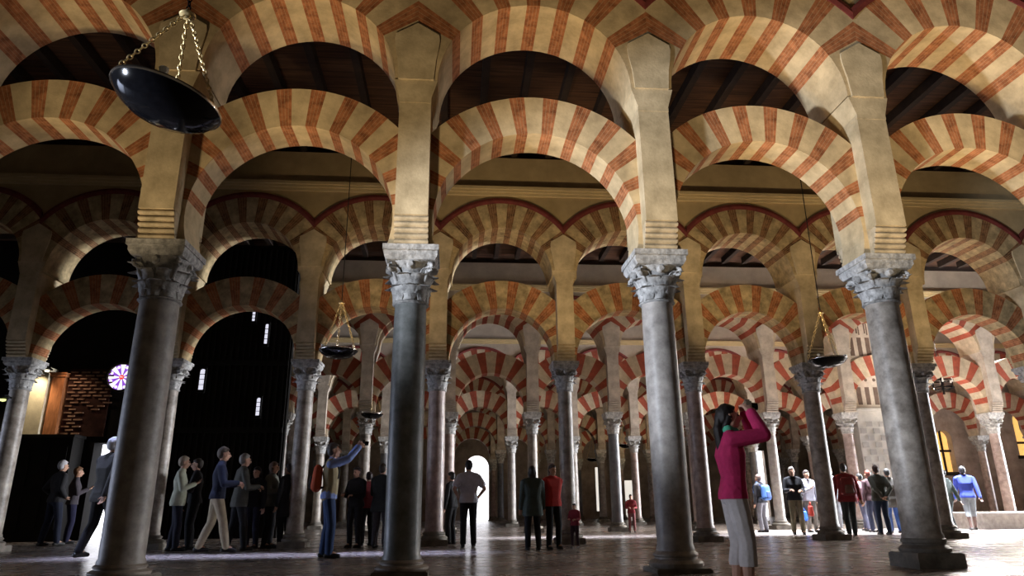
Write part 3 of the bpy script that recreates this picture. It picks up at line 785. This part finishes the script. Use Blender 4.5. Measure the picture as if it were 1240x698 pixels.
def person(name_label, x, y, H, face, top, pants, hair=(.03, .02, .015), pose='stand', skin=(.50, .29, .20), female=False, shoes=(.02, .02, .02),
           extra=(), group=None, vox=.013, hairlen='short', step=0, lean=0, tilt=(0, 0), short_sleeve=False, coat=0, headturn=0, hands=None, width=1.0, capri=False, scarf=None, cap=None, baggy=.017, gg=.022, sleeve=0):
    root = empty('person', (x, y, 0), face); k = H/1.75
    lean_v = V3(0, math.sin(lean), 0)
    hipz = .93; wf = .93 if female else 1.0
    def S(v): return Vector(v)*k
    hip = V3(0, 0, hipz); waist = V3(0, .01, 1.08)+lean_v*.15; chest = V3(0, .0, 1.28)+lean_v*.35; sh = V3(0, -.005, 1.42)+lean_v*.5
    neck = V3(0, .01, 1.49)+lean_v*.57; head = V3(0, .03, 1.625)+lean_v*.72
    # legs
    legs = []
    for s_ in (-1, 1):
        hj = V3(s_*.09*wf, 0, hipz-.03); ank = V3(s_*(.10+(.02 if pose != 'walk' else 0)), s_*step*.5, .085+(0 if s_*step >= 0 else .03*(abs(step) > .3)))
        kn, ank = ik(hj, ank, .412, .408, V3(s_*.05, 1, 0)); legs.append((hj, kn, ank))
    if hands is None:
        hands = {'stand': (V3(-.27, .05, .80), V3(.27, .07, .80)), 'walk': (V3(-.26, .22, .84), V3(.26, -.2, .84)), 'camera': (V3(-.07, .40, 1.70), V3(.09, .42, 1.68)),
                 'look': (V3(-.12, .28, 1.12), V3(.14, .28, 1.14)), 'behind': (V3(-.06, -.19, .95), V3(.07, -.19, .97)), 'hips': (V3(-.22, .06, 1.0), V3(.22, .06, 1.0)),
                 'one': (V3(-.27, .05, .80), V3(.12, .26, 1.22)), 'point': (V3(-.27, .1, .82), V3(.24, .5, 1.35))}[pose]
    hint = {'camera': V3(0, -.1, -1), 'hips': V3(0, -.6, -.1)}.get(pose, V3(0, -.7, -.6))
    arms = []
    for s_, hd in zip((-1, 1), hands):
        sj = V3(s_*.185*wf*width, -.005, 1.40)+lean_v*.48
        hnt = hint+V3(s_*.5, 0, 0)
        el, wr = ik(sj, hd, .29, .25, hnt); arms.append((sj, el, wr, s_))
    fem = .012 if female else 0
    def torso(g, zlo=None):
        return [
            [(S((-.075*wf, -.01, hipz)), (.105+g)*k), (S((.075*wf, -.01, hipz)), (.105+g)*k), (S(waist+V3(-.065*wf, 0, 0)), (.088+g)*k), (S(waist+V3(.065*wf, 0, 0)), (.088+g)*k)],
            [(S(waist+V3(-.065*wf, 0, 0)), (.088+g)*k), (S(waist+V3(.065*wf, 0, 0)), (.088+g)*k), (S(chest+V3(-.09*wf*width, 0, 0)), (.102+g+fem)*k), (S(chest+V3(.09*wf*width, 0, 0)), (.102+g+fem)*k)],
            [(S(chest+V3(-.09*wf*width, 0, 0)), (.102+g+fem)*k), (S(chest+V3(.09*wf*width, 0, 0)), (.102+g+fem)*k), (S(sh+V3(-.145*wf*width, 0, 0)), (.055+g)*k), (S(sh+V3(.145*wf*width, 0, 0)), (.055+g)*k)],
            [(S(sh+V3(-.13*width, 0, .01)), (.045+g)*k), (S(sh+V3(.13*width, 0, .01)), (.045+g)*k), (S(neck), (.052+g*.6)*k)]]
    def arm(g, short=False):
        out = []
        for sj, el, wr, s_ in arms:
            if short: m_ = sj.lerp(el, .62); out.append([(S(sj), (.053+g)*k), (S(m_), (.050+g*1.4)*k)]); continue
            out.append([(S(sj), (.053+g)*k), (S(el), (.040+g)*k)]); out.append([(S(el), (.040+g)*k), (S(wr), (.028+g)*k)])
        return out
    def leg(g, cut=0):
        out = []
        for hj, kn, an in legs:
            e = an if not cut else kn.lerp(an, cut)
            out.append([(S(hj+V3(0, -.01, .02)), (.085+min(g, .017))*k), (S(hj.lerp(kn, .35)), (.075+g)*k), (S(kn), (.056+g)*k)])
            out.append([(S(kn), (.056+g)*k), (S(kn.lerp(an, .35)+V3(0, -.012, 0)), (.052+g)*k), (S(e), ((.040 if not cut else .05)+g*1.3)*k)])
        return out
    # --- body: one continuous surface with head, face, hands and fingers
    hulls = torso(0)+arm(0)+leg(0)
    R = Matrix.Rotation(headturn, 3, 'Z') @ Matrix.Rotation(tilt[0], 3, 'X') @ Matrix.Rotation(tilt[1], 3, 'Y')
    def hp(v): return S(head+R @ Vector(v))
    hulls.append([(S(neck-V3(0, 0, .03)), .056*k), (hp((0, -.01, -.07)), .052*k)])
    hulls.append([(hp((0, -.015, .035)), (.074*k, .09*k, .078*k)), (hp((0, -.02, 0)), (.072*k, .085*k, .07*k))])      # cranium
    hulls.append([(hp((0, .035, -.005)), (.060*k, .052*k, .06*k)), (hp((0, .045, -.085)), (.032*k, .030*k, .022*k)), (hp((-.03, .0, -.06)), .035*k), (hp((.03, .0, -.06)), .035*k)])  # face, jaw
    hulls.append([(hp((0, .082, .012)), .011*k), (hp((0, .108, -.028)), .014*k), (hp((0, .085, -.03)), .018*k)])      # nose
    hulls.append([(hp((-.03, .082, .025)), .012*k), (hp((.03, .082, .025)), .012*k)])                             # brow
    hulls.append([(hp((-.016, .083, -.055)), .009*k), (hp((.016, .083, -.055)), .009*k)])                         # lips
    for s_ in (-1, 1): hulls.append([(hp((s_*.076, -.012, .012)), (.010*k, .016*k, .022*k)), (hp((s_*.073, -.006, -.018)), .010*k)])
    fr = max(.0085, vox*.62/k)
    for (sj, el, wr, s_) in arms:
        d = (wr-el).normalized(); side = d.cross(V3(0, 0, 1));
        side = side.normalized() if side.length > .2 else V3(1, 0, 0)
        if abs(d.z) < .6: up_ = side.cross(d).normalized(); side = up_ if False else side
        nrm = side.cross(d).normalized()
        if pose in ('camera', 'look'): side = V3(s_*-.1, .25, .0) + V3(0, .6, 0); side = (side-d*side.dot(d)).normalized(); nrm = side.cross(d).normalized()*(-s_)
        curl = .35 if pose not in ('camera', 'look') else .75
        b0 = wr+d*.02; b1 = wr+d*.085
        hulls.append([(S(wr), .027*k), (S(b0+side*.018), .020*k), (S(b0-side*.018), .020*k), (S(b1+side*.030), .014*k), (S(b1-side*.030), .014*k)])
        for q, ln in zip((-1.5, -.5, .5, 1.5), (.062, .078, .082, .072)):
            p0 = b1+side*(.020*q); d1 = (d*math.cos(curl)+nrm*math.sin(curl)).normalized(); p1 = p0+d1*ln*.55
            d2 = (d*math.cos(curl*2.1)+nrm*math.sin(curl*2.1)).normalized(); p2 = p1+d2*ln*.45
            hulls.append([(S(p0-d*.02), fr*1.1*k), (S(p1), fr*k)]); hulls.append([(S(p1), fr*k), (S(p2), fr*.85*k)])
        tq = b0+side*.034; t1 = tq+(side*.6+d*.7+nrm*.3).normalized()*.04; t2 = t1+(d*.9+nrm*.5).normalized()*.03
        hulls.append([(S(b0+side*.01), fr*1.5*k), (S(t1), fr*1.15*k)]); hulls.append([(S(t1), fr*1.15*k), (S(t2), fr*k)])
    for hj, kn, an in legs: hulls.append([(S(an), .042*k), (S(an+V3(0, .11, -.045)), .03*k)])
    skinned('body', hulls, vox*.8, cloth(skin, .6, 'skin'), root, 1)
    # eyes
    body_ = [c_ for c_ in root.children if c_.name.startswith('body')][0]
    for s_ in (-1, 1):
        b = B(); n = 8
        b.lathe([(.0005, -.0105*k), (.007*k, -.007*k), (.0105*k, 0), (.007*k, .007*k), (.0005, .0105*k)], 8, cap=False)
        o = b.build('eye', cloth((.03, .02, .015), .3, 'eye'), body_); o.location = hp((s_*.029, .080, .004))
    # --- clothing
    g = gg
    tz = torso(g)
    if coat: tz.append([(S((-.10, -.01, hipz-coat)), (.115+g)*k), (S((.10, -.01, hipz-coat)), (.115+g)*k), (S(waist+V3(-.07, 0, 0)), (.10+g)*k), (S(waist+V3(.07, 0, 0)), (.10+g)*k)])
    tz[-1 if False else 3] = [(S(sh+V3(-.13*width, 0, .005)), (.045+g)*k), (S(sh+V3(.13*width, 0, .005)), (.045+g)*k), (S(neck-V3(0, 0, .015)), (.052+g*.8)*k)]
    tz.append([(S((-.08*wf, -.01, hipz-.09)), (.108+g)*k), (S((.08*wf, -.01, hipz-.09)), (.108+g)*k), (S((-.08*wf, -.01, hipz)), (.108+g)*k), (S((.08*wf, -.01, hipz)), (.108+g)*k)])
    low_hand = min(a_[2].z for a_ in arms) < hipz-coat+.05
    skinned('jacket' if coat else 'shirt', tz+([] if low_hand else arm(g*.9+sleeve, short_sleeve)), vox, cloth(top, .85, 'cloth_top'), root, cut=(hipz-.05-coat)*k)
    if low_hand: skinned('sleeves', arm(g*.9+sleeve, short_sleeve), vox, cloth(top, .85, 'cloth_top'), root)
    lg = leg(baggy, capri if capri else 0)
    lg.append([(S((-.075*wf, -.012, hipz-.02)), .108*k), (S((.075*wf, -.012, hipz-.02)), .108*k), (S(waist+V3(-.05, 0, -.09)), .085*k), (S(waist+V3(.05, 0, -.09)), .085*k)])
    skinned('trousers', lg, vox, cloth(pants, .9, 'cloth_trousers'), root, cut=(legs[0][1].lerp(legs[0][2], capri).z*k if capri else None))
    for hj, kn, an in legs:
        a = an-V3(0, 0, .085)
        skinned('shoe', [[(S(a+V3(0, -.045, .035)), .038*k), (S(a+V3(0, .03, .06)), .04*k)], [(S(a+V3(0, -.045, .034)), .036*k), (S(a+V3(0, .15, .028)), .030*k), (S(a+V3(0, .06, .05)), .04*k)]], vox*.8, cloth(shoes, .5, 'shoe_leather'), root, 1)
    # --- hair
    hh = [[(hp((0, -.028, .05)), (.083*k, .094*k, .078*k)), (hp((0, -.045, .0)), (.080*k, .076*k, .08*k))], [(hp((0, .05, .085)), (.05*k, .03*k, .022*k)), (hp((0, -.02, .07)), .075*k)]]
    if hairlen == 'bob': hh += [[(hp((-.055, -.03, -.02)), .045*k), (hp((-.05, -.045, -.13)), .035*k), (hp((.05, -.045, -.13)), .035*k), (hp((.055, -.03, -.02)), .045*k)]]
    if hairlen == 'pony':
        hh += [[(hp((0, -.09, .03)), .045*k), (hp((0, -.13, -.08)), .045*k)], [(hp((0, -.13, -.08)), .05*k), (hp((0, -.15, -.30)), .048*k)], [(hp((0, -.15, -.30)), .048*k), (hp((0, -.14, -.46)), .02*k)],
               [(hp((-.05, -.02, 0)), .04*k), (hp((-.03, -.07, -.09)), .03*k), (hp((.03, -.07, -.09)), .03*k), (hp((.05, -.02, 0)), .04*k)]]
    skinned('hair', hh, vox*.8, cloth(hair, .55, 'hair'), root)
    if cap: skinned('cap', [[(hp((0, -.015, .07)), (.088*k, .1*k, .06*k))], [(hp((0, .09, .06)), (.06*k, .07*k, .010*k)), (hp((0, .04, .07)), .05*k)]], vox, cloth(cap, .8, 'cap_cloth'), root)
    if scarf: skinned('scarf', [[(S(neck+V3(-.045, -.015, .01)), .05*k), (S(neck+V3(.045, -.015, .015)), .05*k), (S(neck+V3(0, .06, .0)), .042*k)], [(S(neck+V3(.02, .05, 0)), .03*k), (S(neck+V3(.05, .07, -.06)), .022*k)]], vox*.8, cloth(scarf, .8, 'scarf_cloth'), root)
    # --- things carried (one object each)
    for e in extra:
        kind = e[0]
        if kind == 'vest':
            vz = torso(.028)[1:3]+[[(S((-.075, -.01, hipz-.0)), .13*k), (S((.075, -.01, hipz-.0)), .13*k), (S(waist+V3(-.065, 0, 0)), .116*k), (S(waist+V3(.065, 0, 0)), .116*k)]]
            skinned('vest', vz, vox, cloth(e[1], .85, 'vest_cloth'), root)
        M_ = Matrix.Translation((x, y, 0)) @ Matrix.Rotation(face, 4, 'Z')
        if kind in ('backpack', 'bag', 'camera'):
            if kind == 'backpack':
                t = empty('backpack', M_ @ S(V3(0, -.20, 1.22)+lean_v*.3), face)
                pk = skinned('pack_body', [[((-.09, 0, .12), .07), ((.09, 0, .12), .07), ((-.10, -.02, -.16), .085), ((.10, -.02, -.16), .085)]], .012, cloth(e[1], .8, 'pack_cloth'), t)
                skinned('front_pocket', [[((-.06, -.095, -.02), .03), ((.06, -.095, -.02), .03), ((-.07, -.105, -.16), .035), ((.07, -.105, -.16), .035)]], .010, cloth(e[2], .8, 'pack_cloth'), pk)
                for s_ in (-1, 1):
                    b = B(); b.tube([(s_*.09, .06, .14), (s_*.115, .19, .27), (s_*.12, .335, .12), (s_*.125, .33, -.02), (s_*.14, .18, -.16), (s_*.11, .03, -.18)], .014, 8); b.build('strap', cloth(e[2], .8, 'pack_cloth'), t, True)
                tag(t, e[3], 'backpack')
            elif kind == 'bag':
                hd = arms[1][2]+V3(0, 0, -.06) if len(e) < 4 else Vector(e[3]); hd = S(hd)
                t = empty('shoulder_bag', M_ @ hd, face)
                bgb = skinned('bag_body', [[((0, -.10, -.12), .04), ((0, .10, -.12), .04), ((0, -.11, -.30), .05), ((0, .11, -.30), .05)]], .012, cloth(e[1], .7, 'bag_cloth'), t)
                b = B(); b.tube([(0, -.09, -.10), (0, -.06, -.02), (0, 0, .01), (0, .06, -.02), (0, .09, -.10)], .010, 8); b.build('handle', cloth(e[1], .7, 'bag_cloth'), bgb, True)
                tag(t, e[2], 'bag')
            else:
                c = (arms[0][2]+arms[1][2])/2; d = (arms[1][2]-arms[1][1]).normalized()
                c = S(c+d*.085+V3(0, .03, .0)); t = empty('camera', M_ @ c, face)
                b = B(); b.box(-.065, .065, -.022, .022, -.04, .04); b.box(-.025, .025, -.018, .018, .04, .06); cbd = b.build('camera_body', cloth(e[1], .4, 'camera_body'), t)
                b = B(); b.lathe([(.034, 0), (.036, .02), (.033, .06), (.028, .062), (.001, .05)], 16); o = b.build('lens', 'iron', cbd); o.rotation_euler = (-PI/2, 0, 0); o.location = (0, .02, 0)
                tag(t, e[2], 'camera')
    tag(root, name_label, 'person', group)
    return root
def P(lab, xp, yf, yh, face, *a, Hlim=(1.5, 1.92), **kw):
    """stand a person where the floor shows them, as tall as the place makes them"""
    q = floorpt(xp, yf); top = atY(xp, yh, q.y).z
    if not Hlim[0] <= top <= Hlim[1]:
        Ht = min(max(top, Hlim[0]), Hlim[1]); y = q.y*(Ht-H0)/(top-H0); q2 = atY(xp, yf, y); q = Vector((q2.x, y, 0)); top = Ht
    return person(lab, q.x, q.y, top, math.radians(face), *a, **kw)
# facing: 0 looks away from the camera (+Y), 90 looks to -X, -90 looks to +X, 180 looks at the camera
BLK = (.012, .012, .014); NAVY = (.012, .016, .035); JEANS = (.03, .05, .12); KHAKI = (.36, .30, .20); GREY = (.16, .16, .17)
person('woman in a magenta pullover and grey capri trousers raising a camera with both hands', 2.27, 5.72, 1.53, math.radians(-99), (.60, .035, .15), (.58, .54, .54), pose='camera', female=True,
       hair=(.012, .008, .007), hairlen='pony', scarf=(.10, .50, .32), capri=.45, vox=.0062, tilt=(.18, 0), skin=(.52, .30, .22), step=.06, shoes=(.12, .1, .09),
       baggy=.024, gg=.013, sleeve=.014, hands=(V3(-.07, .20, 1.665), V3(.08, .22, 1.65)), extra=[('camera', (.12, .09, .06), 'small dark camera held up by the woman in the magenta pullover')])
P('man in a blue shirt, sand-coloured vest and jeans lifting a camera above his face', 394, 676, 537, -82, (.22, .30, .62), (.03, .055, .13), pose='camera', hair=(.10, .09, .085), vox=.010, tilt=(.15, 0),
  extra=[('vest', (.36, .31, .19)), ('backpack', (.45, .08, .03), (.03, .03, .03), 'orange-red and black backpack worn by the man in the blue shirt'), ('camera', (.05, .05, .06), 'dark camera held up by the man in the blue shirt')], step=.1)
P('grey-haired man in a dark jacket striding past the bright side doorway', 115, 674, 530, -30, (.035, .033, .03), BLK, pose='walk', hair=(.50, .50, .52), step=.40, lean=.02, coat=.08, vox=.011, Hlim=(1.6, 1.95), width=1.15, headturn=-.3)
P('grey-haired person in dark clothes standing by the black lobby with one arm out', 58, 661, 558, -35, (.025, .024, .026), (.018, .022, .04), pose='hips', hair=(.45, .44, .46), step=.2)
P('person in a dark top with brown hair turned towards the bright doorway', 79, 659, 566, -60, (.07, .06, .07), (.02, .02, .05), pose='one', hair=(.20, .10, .05), hairlen='bob', female=True)
P('person in a pale beige jacket and dark trousers seen from the side', 208, 668, 553, -75, (.45, .47, .36), (.02, .022, .035), hair=(.35, .29, .22), coat=.06, step=.12, pose='one')
P('person in near-black clothes half hidden behind the pale beige jacket', 228, 666, 556, 100, BLK, BLK, pose='look', hair=(.03, .025, .02))
P('tall man in a navy sweater and khaki trousers walking', 256, 671, 542, -70, NAVY, KHAKI, pose='look', hair=(.10, .08, .06), step=.42, vox=.011)
P('man in a dark jacket with a bright shoulder, holding a leaflet', 284, 668, 550, -60, (.06, .06, .05), BLK, pose='look', hair=(.22, .20, .18), coat=.1, step=.25)
P('person in black between the khaki trousers and the olive cardigan', 303, 665, 566, 160, BLK, (.02, .02, .04), pose='stand', hair=(.02, .02, .02))
P('person in an olive-grey cardigan standing in shadow by a column', 322, 664, 560, -100, (.10, .10, .08), BLK, pose='look', hair=(.12, .08, .06), hairlen='bob', female=True, coat=.05)
P('person in a long dark coat beside the olive cardigan', 343, 664, 562, 60, BLK, BLK, pose='stand', hair=(.03, .02, .02), coat=.25)
P('person in black standing just behind the man in the sand-coloured vest', 428, 664, 566, 150, BLK, BLK, pose='look', hair=(.03, .02, .02))
P('person in a dark crimson top in the deep shade', 443, 662, 572, 30, (.16, .015, .02), BLK, pose='stand', hair=(.03, .02, .02))
P('person in a dark coat with a small bag clasp glinting at the waist', 459, 664, 562, -20, (.025, .03, .03), (.05, .045, .05), pose='look', hair=(.04, .03, .02), coat=.15)
P('man in a short-sleeved white shirt and black trousers seen from behind', 567, 663, 558, 8, (.50, .49, .54), BLK, pose='hips', hair=(.012, .01, .01), short_sleeve=True, vox=.010, step=.12, width=1.08)
P('dark-clothed person in the shade to one side of the white shirt', 546, 660, 572, 60, BLK, BLK, pose='stand', hair=(.02, .02, .02))
P('person in a dark green-grey coat with their back turned', 646, 667, 565, 10, (.055, .075, .068), BLK, pose='stand', hair=(.02, .015, .012), hairlen='bob', coat=.18, Hlim=(1.4, 1.9), width=1.1)
P('person in a red shirt under an open black coat', 671, 666, 563, 200, (.42, .03, .025), BLK, pose='behind', hair=(.03, .02, .02), Hlim=(1.4, 1.9), vox=.011, coat=0,
  extra=[])
P('small person in a dull crimson jacket beside a column', 697, 664, 610, 150, (.20, .02, .03), (.03, .012, .015), pose='look', hair=(.02, .02, .02), Hlim=(.72, 1.2))
q_ = floorpt(766, 645); person('tiny distant figure in red by the pale far doorway', q_.x, q_.y, 1.1, math.radians(170), (.30, .04, .05), (.3, .12, .12), pose='look', hair=(.02, .02, .02))
P('person in black with a blue day pack in front of the white doorway', 926, 645, 575, 30, (.015, .015, .02), (.14, .14, .16), pose='stand', hair=(.12, .08, .07), extra=[('backpack', (.05, .12, .32), (.03, .06, .18), 'blue day pack worn in front of the white doorway')])
P('man in a black jacket and olive trousers holding a light booklet', 968, 648, 566, 165, (.012, .012, .015), (.16, .14, .09), pose='look', hair=(.30, .27, .26), extra=[('bag', (.55, .05, .03), 'bright red bag carried beside the olive trousers', (-.36, .05, .82))])
P('person in a black and white patterned top with a dark shoulder bag', 985, 645, 570, 190, (.32, .32, .38), (.10, .09, .08), pose='one', hair=(.03, .02, .02), extra=[('bag', (.02, .10, .45), 'bright blue bag hanging low beside the patterned top', (.3, .05, .68))])
P('dark-haired person half hidden behind the column by the white-haired man', 1014, 645, 566, 180, (.35, .40, .44), (.25, .26, .28), pose='stand', hair=(.02, .02, .025))
P('broad person in a dark red jacket with grey-white hair, back turned', 1033, 650, 562, -15, (.20, .018, .022), (.03, .035, .035), pose='walk', hair=(.06, .06, .06), coat=.06, width=1.12, step=.25, vox=.011,
  extra=[('backpack', (.16, .02, .02), (.10, .05, .04), 'dark red backpack on the broad person in the dark red jacket')])
P('person in a mauve top partly behind the dark red jacket', 1051, 644, 574, 20, (.22, .14, .17), (.03, .03, .05), pose='one', hair=(.02, .02, .02), step=.3, extra=[('bag', (.40, .02, .05), 'crimson bag held at the waist in the crowd', (-.2, .1, 1.3))])
P('person with reddish hair in a dark top and navy trousers in the crowd', 1062, 645, 570, 10, (.05, .025, .03), NAVY, pose='stand', hair=(.12, .03, .02))
P('tall person in a dark olive jacket and blue-black jeans, back turned', 1073, 648, 564, 0, (.05, .055, .045), (.02, .035, .07), pose='behind', hair=(.04, .015, .012), width=1.05, coat=.04)
P('person in a brown-grey coat with bright blue jeans beside the big column', 1086, 646, 568, -10, (.10, .095, .085), (.05, .10, .28), pose='stand', hair=(.03, .03, .03), coat=.2)
P('person in a pale teal jacket with a red bag, half behind the column', 1155, 647, 568, 20, (.26, .36, .37), (.16, .20, .22), pose='walk', hair=(.02, .04, .04), step=.3, extra=[('bag', (.35, .02, .03), 'red bag with a pale patch beside the pale teal jacket', (-.22, .05, .86))])
P('man in a royal blue pullover and loose grey shorts walking off', 1180, 643, 565, -20, (.03, .05, .30), (.18, .20, .22), pose='walk', hair=(.03, .03, .035), step=.3, width=1.12, capri=.3, skin=(.10, .06, .05),
  coat=0, lean=.05)

# ------------------------------------------------------------------ light
wd_ = bpy.data.worlds.new('world'); sc.world = wd_; wd_.use_nodes = True
wd_.node_tree.nodes['Background'].inputs[0].default_value = (1, .80, .55, 1); wd_.node_tree.nodes['Background'].inputs[1].default_value = .05
def look(o, tgt):
    o.rotation_euler = (Vector(tgt)-o.location).to_track_quat('-Z', 'Y').to_euler()
def area(name, loc, tgt, sx, sy, power, col, spread=180):
    l = bpy.data.lights.new(name, 'AREA'); l.shape = 'RECTANGLE'; l.size = sx; l.size_y = sy; l.energy = power; l.color = col; l.spread = math.radians(spread)
    o = bpy.data.objects.new(name, l); C.objects.link(o); o.location = loc; look(o, tgt); return o
def spot(name, loc, tgt, power, col, ang, blend=.6, r=.15):
    l = bpy.data.lights.new(name, 'SPOT'); l.energy = power; l.color = col; l.spot_size = math.radians(ang); l.spot_blend = blend; l.shadow_soft_size = r
    o = bpy.data.objects.new(name, l); C.objects.link(o); o.location = loc; look(o, tgt); return o
WARM = (1, .74, .42); WARM2 = (1, .77, .47); COOL = (.66, .75, 1); DAY = (.90, .93, 1)
# warm uplights washing the near arches, each standing to one side of the bay it lights
for (tx, p_) in ((-6.6, 420), (-3.4, 760), (-.2, 900), (2.9, 900), (6.0, 1150), (8.8, 1150)):
    if tx < -1: spot('uplight', (tx-1.7, 5.3, .3), (tx+.1, 8.3, 7.7), p_*.95, WARM2, 40, .5, .2)
    else: spot('uplight', (tx-1.9, 4.5, .35), (tx, 8.3, 7.4), p_*1.0, WARM2, 44, .55, .2)
# uplights in the aisle between the first and second arcades
for (x, tx, p_) in ((-1.6, -.9, 260), (2.2, 2.8, 360), (6.0, 6.8, 360), (10.2, 10.8, 360)):
    spot('uplight', (x, 11.6, 3.0), (tx, 15.2, 7.2), p_, WARM, 78, .9, .2)
for (x, p_) in ((-2.0, 24), (1.5, 42), (5, 60), (9, 120), (12.5, 200)):
    spot('uplight', (x, 18.8, 2.8), (x+.2, 22.8, 6.4), p_, WARM2, 88, .9, .2)
for (x, p_) in ((-4, 40), (1.0, 40), (6, 60), (12, 200)):
    spot('uplight', (x, 26.4, 2.8), (x+.2, 30.6, 6.0), p_, WARM, 92, .9, .2)
for (x, p_) in ((-3, 60), (3, 70), (9, 160)):
    spot('uplight', (x, 33.8, 2.8), (x+.2, 38, 6.0), p_, WARM, 96, .9, .2)
for (x, p_) in ((-2, 70), (4, 80), (10, 160)):
    spot('uplight', (x, 41, 2.8), (x+.2, 46, 6.0), p_, WARM2, 96, .9, .2)
# daylight from the side doorway and the open nave, plus added spots and floor lamps
area('side_daylight', (-15.9, 12.0, 1.8), (-4, 11.6, 1.6), 7.2, 3.2, 120, COOL, 62)
spot('left_fill_spot', (-9.5, 3.2, 2.4), (6.4, 8.5, 4.3), 9000, (.80, .87, 1), 28, .55, .3)  # spot cone standing in for cool daylight from the left
spot('left_fill_spot', (-6.2, 2.3, 1.9), (2.3, 5.72, .95), 750, (.86, .91, 1), 13, .7, .3)  # fill added to brighten the woman, no doorway behind it
area('aisle_daylight', (33.5, 24, 3.4), (8, 24, 2.2), 10, 4.5, 2400, DAY, 44)
area('end_daylight', (24, 27.0, 8.6), (18.5, 22.9, 4), 9, 3, 6500, (1, .93, .86), 70)
spot('end_fill', (12.8, 17.8, 2.4), (17.2, 22.9, 5.8), 1900, (1, .93, .86), 62, .7, .4)  # spot added to brighten the fronts and soffits of the end arches
spot('screen_fill', (8.5, 17.6, 4.5), (14.6, 22.9, 4.6), 420, (1, .94, .88), 44, .8, .3)  # spot added in front to brighten the carved screen
area('floor_patch_lamp', (-3.2, 12.9, 8.6), (-3.2, 12.9, 0), 7, .4, 80, (.55, .62, 1), 14)  # these lamps are added under the closed ceiling to brighten floor strips
area('floor_patch_lamp', (7, 18.9, 8.6), (7, 18.9, 0), 12, 1.0, 330, (.78, .83, 1), 18)
area('floor_patch_lamp', (15, 20.2, 8.6), (15, 20.2, 0), 13, 3.0, 4200, DAY, 22)
spot('pilaster_spot', (-11.84, YW-.75, 4.75), (-11.84, YW-.2, 2.0), 130, (1, .82, .55), 90, .8, .04)
spot('pilaster_spot', (-11.1, YW-.8, 4.85), (-10.9, YW-.1, 3.2), 34, (1, .72, .5), 100, .8, .04)
